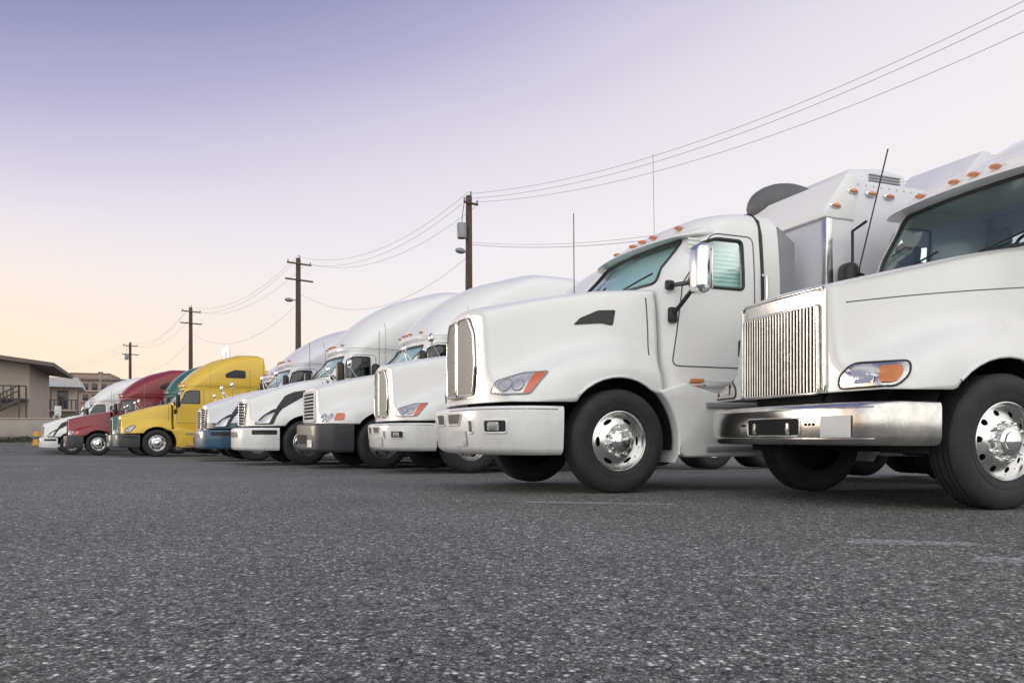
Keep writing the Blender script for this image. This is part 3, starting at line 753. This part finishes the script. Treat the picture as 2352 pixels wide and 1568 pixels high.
def worn():
    m=bpy.data.materials.new('worn_white_paint'); m.use_nodes=True; n=m.node_tree; L=n.links.new; b=n.nodes['Principled BSDF']; o=n.nodes['Material Output']
    b.inputs['Base Color'].default_value=(.6,.62,.62,1); b.inputs['Roughness'].default_value=.7
    tc=n.nodes.new('ShaderNodeTexCoord'); t=n.nodes.new('ShaderNodeTexNoise'); t.inputs['Scale'].default_value=26; t.inputs['Detail'].default_value=10; t.inputs['Roughness'].default_value=.8; L(tc.outputs['Object'],t.inputs['Vector'])
    r=n.nodes.new('ShaderNodeMapRange'); r.inputs[1].default_value=.44; r.inputs[2].default_value=.60; r.inputs[3].default_value=0; r.inputs[4].default_value=.65; L(t.outputs[0],r.inputs[0])
    tr=n.nodes.new('ShaderNodeBsdfTransparent'); mx=n.nodes.new('ShaderNodeMixShader'); L(r.outputs[0],mx.inputs[0]); L(tr.outputs[0],mx.inputs[1]); L(b.outputs[0],mx.inputs[2]); L(mx.outputs[0],o.inputs[0])
    return m
MW=worn()
def strip(pts):
    bm=bmesh.new(); bm.faces.new([bm.verts.new((x,y,g(y)+.004)) for x,y in pts]); return mk('painted_marking',bm,MW,None,recalc=False,smooth=False)
strip([(1.65,3.88),(2.32,3.80),(2.30,3.95),(1.75,4.08)])
strip([(1.95,3.33),(3.0,3.15),(3.0,3.32),(2.05,3.46)])
strip([(.1,6.32),(1.3,6.1),(1.3,6.22),(.12,6.50)])
M['linew']=simple('line_paint',(.6,.6,.58),.6,var=.2)
bm=bmesh.new()
for x in(-38,-35,-32,-29): 
    a=[(x,46),(x+.15,46),(x+3.15,51),(x+3.0,51)]
    bm.faces.new([bm.verts.new((p,q_,g(q_)+.02)) for p,q_ in a])
mk('parking_line',bm,M['linew'],None,smooth=False)
# ---------------------------------------------------------------- utility poles
M['wood']=simple('weathered_wood',(.10,.065,.045),.85,var=.35,vscale=6)
M['metal']=simple('galvanised_metal',(.30,.31,.33),.5,.5,var=.2)
M['wire']=simple('wire',(.30,.30,.33),.6)
poles=[]
def pole(px,ytop,Hh,lamp,trans,d=None):
    d=(Hh-.53+.0)*1800/(1004-ytop)
    x=(px-1176)/1800*d; z=g(d); Hh=Hh-z*1
    E=empty('utility_pole',(x,d,z),R(40))
    bm=bmesh.new(); n=14
    lathe(bm,[(.19,0),(.17,Hh*.4),(.135,Hh-.05),(.12,Hh),(.001,Hh)],n); bmesh.ops.transform(bm,matrix=Matrix.Rotation(R(90),4,'X'),verts=bm.verts[:]); mk('pole_shaft',bm,M['wood'],E)
    bm=bmesh.new()
    al=.75 if px>1000 else 1.5
    for zz,l in((Hh-.35,al),(Hh-.35-(.95 if px<1000 else 40),al*1.15)):
        if zz>0: addbox(bm,(0,-.14,zz),(l,.08,.09),.01)
    mk('crossarm',bm,M['wood'],E)
    bm=bmesh.new()
    for xx in(-al*.46,0,al*.46): addbox(bm,(xx,-.14,Hh-.24 if xx else Hh+.08),(.07,.07,.16),.02)
    mk('insulator',bm,M['metal'],E)
    if trans:
        bm=bmesh.new(); lathe(bm,[(.001,0),(.2,0),(.21,.05),(.21,.6),(.18,.65),(.001,.7)],18); bmesh.ops.transform(bm,matrix=Matrix.Translation((-.38,0,Hh-1.9))@Matrix.Rotation(R(90),4,'X'),verts=bm.verts[:]); mk('transformer',bm,M['metal'],E)
        lines('transformer_lead',[[(-.38,0,Hh-1.3),(-.42,-.1,Hh-.9),(-.34,-.14,Hh-.3)]],.015,M['black'],E)
    if lamp:
        zz=Hh-2.6
        lines('lamp_arm',[[(0,0,zz-.1),(-.3,-.2,zz+.1),(-.62,-.35,zz+.08)]],.025,M['metal'],E)
        bm=bmesh.new(); blob(bm,(-.75,-.4,zz+.03),(.52,.28,.24),14,8); mk('lamp_head',bm,M['metal'],E)
    poles.append(Vector((x,d,z+Hh)))
pole(1077,450,11,True,True)
pole(685,593,11,True,False)
pole(438,706,11,False,False)
pole(299,787,11,False,True)
poles.insert(0,Vector((20.5,9.5,14.0)))
poles.append(Vector((-75,120,11)))
def cat(a,b,sag,n=40):
    return [a.lerp(b,k/n)-Vector((0,0,sag*4*(k/n)*(1-k/n))) for k in range(n+1)]
E=empty('power_lines')
pl=[]
for a,b in zip(poles,poles[1:]):
    s=2.3 if a is poles[0] else 1.2
    for o,dz_ in((-.35,-.2),(0,.1),(.35,-.2)):
        pl.append(cat(a+Vector((o*.77*(2 if a is poles[0] else 1),o*.64,dz_*2)),b+Vector((o*.77,o*.64,dz_)),s))
    pl.append(cat(a+Vector((0,0,-2.6 if a is not poles[0] else -4.2)),b+Vector((0,0,-2.0)),1.6 if a is not poles[0] else 2.2))
lines('wire',pl,.007,M['wire'],E,res=1)
lines('telecom_cable',[cat(poles[0]+Vector((0,0,-4.4)),poles[1]+Vector((0,0,-2.1)),2.2)],.010,M['wire'],E,res=1)
# ---------------------------------------------------------------- buildings
M['stucco']=simple('beige_stucco',(.46,.38,.33),.85,var=.12,vscale=.6,bump=.2,bscale=8)
M['roof']=simple('flat_roof',(.16,.13,.12),.8,var=.2)
M['wroof']=simple('pale_roof',(.55,.55,.58),.6,var=.1)
M['brown']=simple('brown_facade',(.34,.24,.20),.85,var=.12,vscale=.4)
M['win']=simple('window_dark',(.05,.055,.065),.15,var=.3)
M['wall']=simple('block_wall',(.38,.34,.31),.85,var=.15,vscale=1)
M['rail']=simple('railing',(.07,.06,.06),.6)
M['hedge']=simple('shrub_leaves',(.05,.055,.03),.8,var=.5,vscale=6)
E=empty('motel_building',(-38.2,62,.4),R(24))
bm=bmesh.new(); addbox(bm,(-9.5,6,2.95),(19,12,5.9),.02); mk('walls',bm,M['stucco'],E)
bm=bmesh.new(); prism(bm,[(-19,8.6),(-19,8.25),(1.9,5.65),(1.9,5.95)],-1.8,12.4,'y'); mk('roof',bm,M['roof'],E)
bm=bmesh.new(); prism(bm,[(-18.98,8.2),(-18.98,5.91),(-.2,5.91)],.02,11.98,'y'); mk('gable_wall',bm,M['stucco'],E)
bm=bmesh.new()
for x in(-16,-12.5,-9,-6):
    for z in(1.6,4.4): addbox(bm,(x,-.02,z),(1.5,.1,1.3),.01)
mk('window',bm,M['win'],E)
bm=bmesh.new(); addbox(bm,(-7,-.75,3.05),(14,1.5,.2),.01)
prism(bm,[(-.3,3.15),(-.3,2.85),(-5.3,0),(-5.7,0)],-2.6,-1.9,'y'); mk('stair_flight',bm,M['rail'],E)
rl=[[(-.3,-2.6,4.1),(-5.5,-2.6,1.1)],[(-5.5,-2.6,.6),(-.3,-2.6,3.7)],[(-10,-1.5,4.1),(0,-1.5,4.1)],[(0,-1.5,0),(0,-1.5,4.1)],[(-.3,-2.6,0),(-.3,-2.6,4.1)]]+[[(-.3-x*.4,-2.6,3.1-x*.4*.58),(-.3-x*.4,-2.6,4.1-x*.4*.58)] for x in range(14)]+[[(-x*.5,-1.5,3.1),(-x*.5,-1.5,4.1)] for x in range(20)]
lines('stair_railing',rl,.05,M['rail'],E,res=1)
E=empty('motel_annex_building',(-49.3,84,.5),R(26))
bm=bmesh.new(); addbox(bm,(0,4,2.7),(4.6,8,5.4),.02); mk('walls',bm,M['stucco'],E)
bm=bmesh.new(); prism(bm,[(-2.9,5.4),(-2.5,6.4),(2.5,6.4),(2.9,5.4)],-1.4,9,'y'); mk('roof',bm,M['wroof'],E)
bm=bmesh.new(); addbox(bm,(0,-.7,2.9),(5,1.4,.2),.01); mk('balcony',bm,M['stucco'],E)
bm=bmesh.new()
for x in(-1.4,1.0):
    for z in(1.3,4.1): addbox(bm,(x,-.02,z),(1.0,.1,1.9),.01)
mk('door_and_window',bm,M['win'],E)
lines('balcony_railing',[[(-2.5,-1.4,4.0),(2.5,-1.4,4.0)]]+[[(-2.5+.4*k,-1.4,3.0),(-2.5+.4*k,-1.4,4.0)] for k in range(13)]+[[(x,-1.4,0),(x,-1.4,5.4)] for x in(-2.5,0,2.5)],.06,M['rail'],E,res=1)
E=empty('hotel_building',(-79,150,.6),R(18))
bm=bmesh.new(); addbox(bm,(3,8,5.4),(25,16,10.8),.02); addbox(bm,(-2,8.5,6.0),(8,14,12.0),.02); mk('walls',bm,M['brown'],E)
bm=bmesh.new(); addbox(bm,(3,8,10.95),(25.6,16.6,.35),.02); addbox(bm,(-2,8,12.1),(7,12,.5),.02); mk('roof',bm,M['roof'],E)
bm=bmesh.new()
for i in range(16):
    for k in range(5): addbox(bm,(-8.6+i*1.56,-.02,1.4+k*2.05),(.95,.12,1.2),.01)
for k in range(5):
    for i in range(8): addbox(bm,(15.5,1+i*2,1.4+k*2.05),(.12,1.1,1.2),.01)
mk('window',bm,M['win'],E)
bm=bmesh.new()
for k in range(5): addbox(bm,(3,-.15,.55+k*2.05),(25.2,.4,.18),.01)
mk('balcony_slab',bm,M['stucco'],E)
E=empty('boundary_wall',(0,0,0))
bm=bmesh.new(); addbox(bm,(-50,58.5,1.25),(34,.25,1.3),.02); mk('wall_panel',bm,M['wall'],E)
bm=bmesh.new(); addbox(bm,(-50,58.5,1.94),(34.2,.38,.08),.01); mk('wall_coping',bm,M['stucco'],E)
bm=bmesh.new()
for i in range(2600):
    x=random.uniform(-60,-34.5); y=random.uniform(55.6,57.6); hgt=.45*(1-abs(y-56.6)/1.1)*(.7+.5*math.sin(x*1.3)*math.sin(x*.37))
    p=Vector((x,y,g(y)+random.uniform(0,max(.08,hgt))))
    a=Vector((random.gauss(0,1),random.gauss(0,1),random.gauss(0,1))).normalized()*.11; b_=a.orthogonal().normalized()*.06
    bm.faces.new([bm.verts.new(p+v) for v in(a,b_,-a,-b_)])
mk('low_shrub_bed',bm,M['hedge'],None,smooth=False,recalc=False)
M['orange']=simple('orange_plastic',(.6,.3,.04),.5,var=.1)
E=empty('traffic_barrel',(-32.4,53.5,g(53.5)))
bm=bmesh.new(); lathe(bm,[(.36,0),(.36,.08),(.29,.1),(.27,.4),(.26,.42),(.24,.85),(.2,.95),(.001,.95)],20); bmesh.ops.transform(bm,matrix=Matrix.Rotation(R(90),4,'X'),verts=bm.verts[:]); mk('drum',bm,M['orange'],E)
bm=bmesh.new(); lathe(bm,[(.276,.42),(.268,.62)],20); bmesh.ops.transform(bm,matrix=Matrix.Rotation(R(90),4,'X'),verts=bm.verts[:]); mk('band',bm,M['blue'],E)
E=empty('parking_sign',(-33.0,57,g(57)))
lines('post',[[(0,0,0),(0,0,2.6)]],.04,M['metal'],E); box('sign_panel',(0,-.06,2.2),(.5,.02,.7),M['plate'],E,.004)
E=empty('street_lamp',(-52.5,100,g(100)))
lines('post',[[(0,0,0),(0,0,8.2)]],.09,M['metal'],E); box('lamp_head',(0,0,8.2),(.6,.3,.16),M['metal'],E,.04)
# ---------------------------------------------------------------- world
w=bpy.data.worlds.new('World'); S.world=w; w.use_nodes=True; n=w.node_tree; n.nodes.clear(); L=n.links.new
out=n.nodes.new('ShaderNodeOutputWorld'); add=n.nodes.new('ShaderNodeAddShader')
sky=n.nodes.new('ShaderNodeTexSky'); sky.sky_type='NISHITA'; sky.sun_disc=False
SUN_AZ=-62; SUN_EL=7
sky.sun_elevation=R(SUN_EL); sky.sun_rotation=R(SUN_AZ); 
b1=n.nodes.new('ShaderNodeBackground'); b1.inputs['Strength'].default_value=.010; L(sky.outputs[0],b1.inputs[0])
b2=n.nodes.new('ShaderNodeBackground'); b2.inputs['Strength'].default_value=1.0
tc=n.nodes.new('ShaderNodeTexCoord'); sp_=n.nodes.new('ShaderNodeSeparateXYZ'); L(tc.outputs['Generated'],sp_.inputs[0])
def math_(op,a,b=None,c=None,clamp=False):
    m=n.nodes.new('ShaderNodeMath'); m.operation=op; m.use_clamp=clamp
    for i,v in enumerate((a,b,c)):
        if v is None: continue
        if isinstance(v,(int,float)): m.inputs[i].default_value=v
        else: L(v,m.inputs[i])
    return m.outputs[0]
X,Y,Z=sp_.outputs
s1=math_('MULTIPLY_ADD',X,-.75,1.0)
s=math_('MULTIPLY',math_('MULTIPLY',Z,s1),1.52,None,True)
rp=n.nodes.new('ShaderNodeValToRGB'); rp.color_ramp.interpolation='LINEAR'
e=rp.color_ramp.elements
def srgb(r,g_,b): return tuple(((c/255+.055)/1.055)**2.4 for c in(r,g_,b))+(1,)
stops=[(0,(250,243,234)),(.2,(245,240,238)),(.36,(240,235,239)),(.50,(228,223,233)),(.62,(209,203,222)),(.72,(184,179,209)),(.83,(157,155,195)),(1,(117,120,164))]
e[0].position=0; e[0].color=srgb(*stops[0][1]); e[1].position=1; e[1].color=srgb(*stops[-1][1])
for p,c in stops[1:-1]:
    x=e.new(p); x.color=srgb(*c)
# faint high haze so the gradient is not perfectly even
nz_=n.nodes.new('ShaderNodeTexNoise'); nz_.inputs['Scale'].default_value=1.6; nz_.inputs['Detail'].default_value=5
mp_=n.nodes.new('ShaderNodeMapping'); mp_.inputs['Scale'].default_value=(1,1,4); L(tc.outputs['Generated'],mp_.inputs[0]); L(mp_.outputs[0],nz_.inputs['Vector'])
s_h=math_('ADD',s,math_('MULTIPLY_ADD',nz_.outputs[0],.07,-.035),None,True)
L(s_h,rp.inputs[0])
wf=math_('MULTIPLY',math_('SUBTRACT',1,math_('MULTIPLY',Z,4.0),None,True),math_('MULTIPLY_ADD',X,-1.7,.0,True),None,True)
mx=n.nodes.new('ShaderNodeMix'); mx.data_type='RGBA'; mx.inputs[7].default_value=srgb(255,220,180); L(wf,mx.inputs[0]); L(rp.outputs[0],mx.inputs[6])
# unseen sky behind the viewpoint, brightness added to light the truck sides
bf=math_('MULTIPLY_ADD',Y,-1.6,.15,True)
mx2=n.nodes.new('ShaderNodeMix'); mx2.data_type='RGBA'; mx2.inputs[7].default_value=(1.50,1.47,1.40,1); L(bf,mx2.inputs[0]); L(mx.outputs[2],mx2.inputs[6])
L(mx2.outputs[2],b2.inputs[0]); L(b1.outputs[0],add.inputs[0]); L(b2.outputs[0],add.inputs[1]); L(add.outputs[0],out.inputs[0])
sl=bpy.data.lights.new('sun','SUN'); sl.energy=.8; sl.angle=R(12); sl.color=(1,.84,.68)
so=bpy.data.objects.new('sun',sl); COL.objects.link(so)
az=R(SUN_AZ); d=Vector((math.sin(az)*math.cos(R(SUN_EL)),math.cos(az)*math.cos(R(SUN_EL)),math.sin(R(SUN_EL))))
so.rotation_euler=d.to_track_quat('Z','Y').to_euler()
# ---------------------------------------------------------------- camera
cd=bpy.data.cameras.new('camera'); cam=bpy.data.objects.new('camera',cd); COL.objects.link(cam)
cam.location=(0,0,.53); cam.rotation_euler=(R(90),0,0); cd.lens=36*1800/2352; cd.shift_y=220/2352; cd.clip_end=5000; cd.clip_start=.05
S.camera=cam
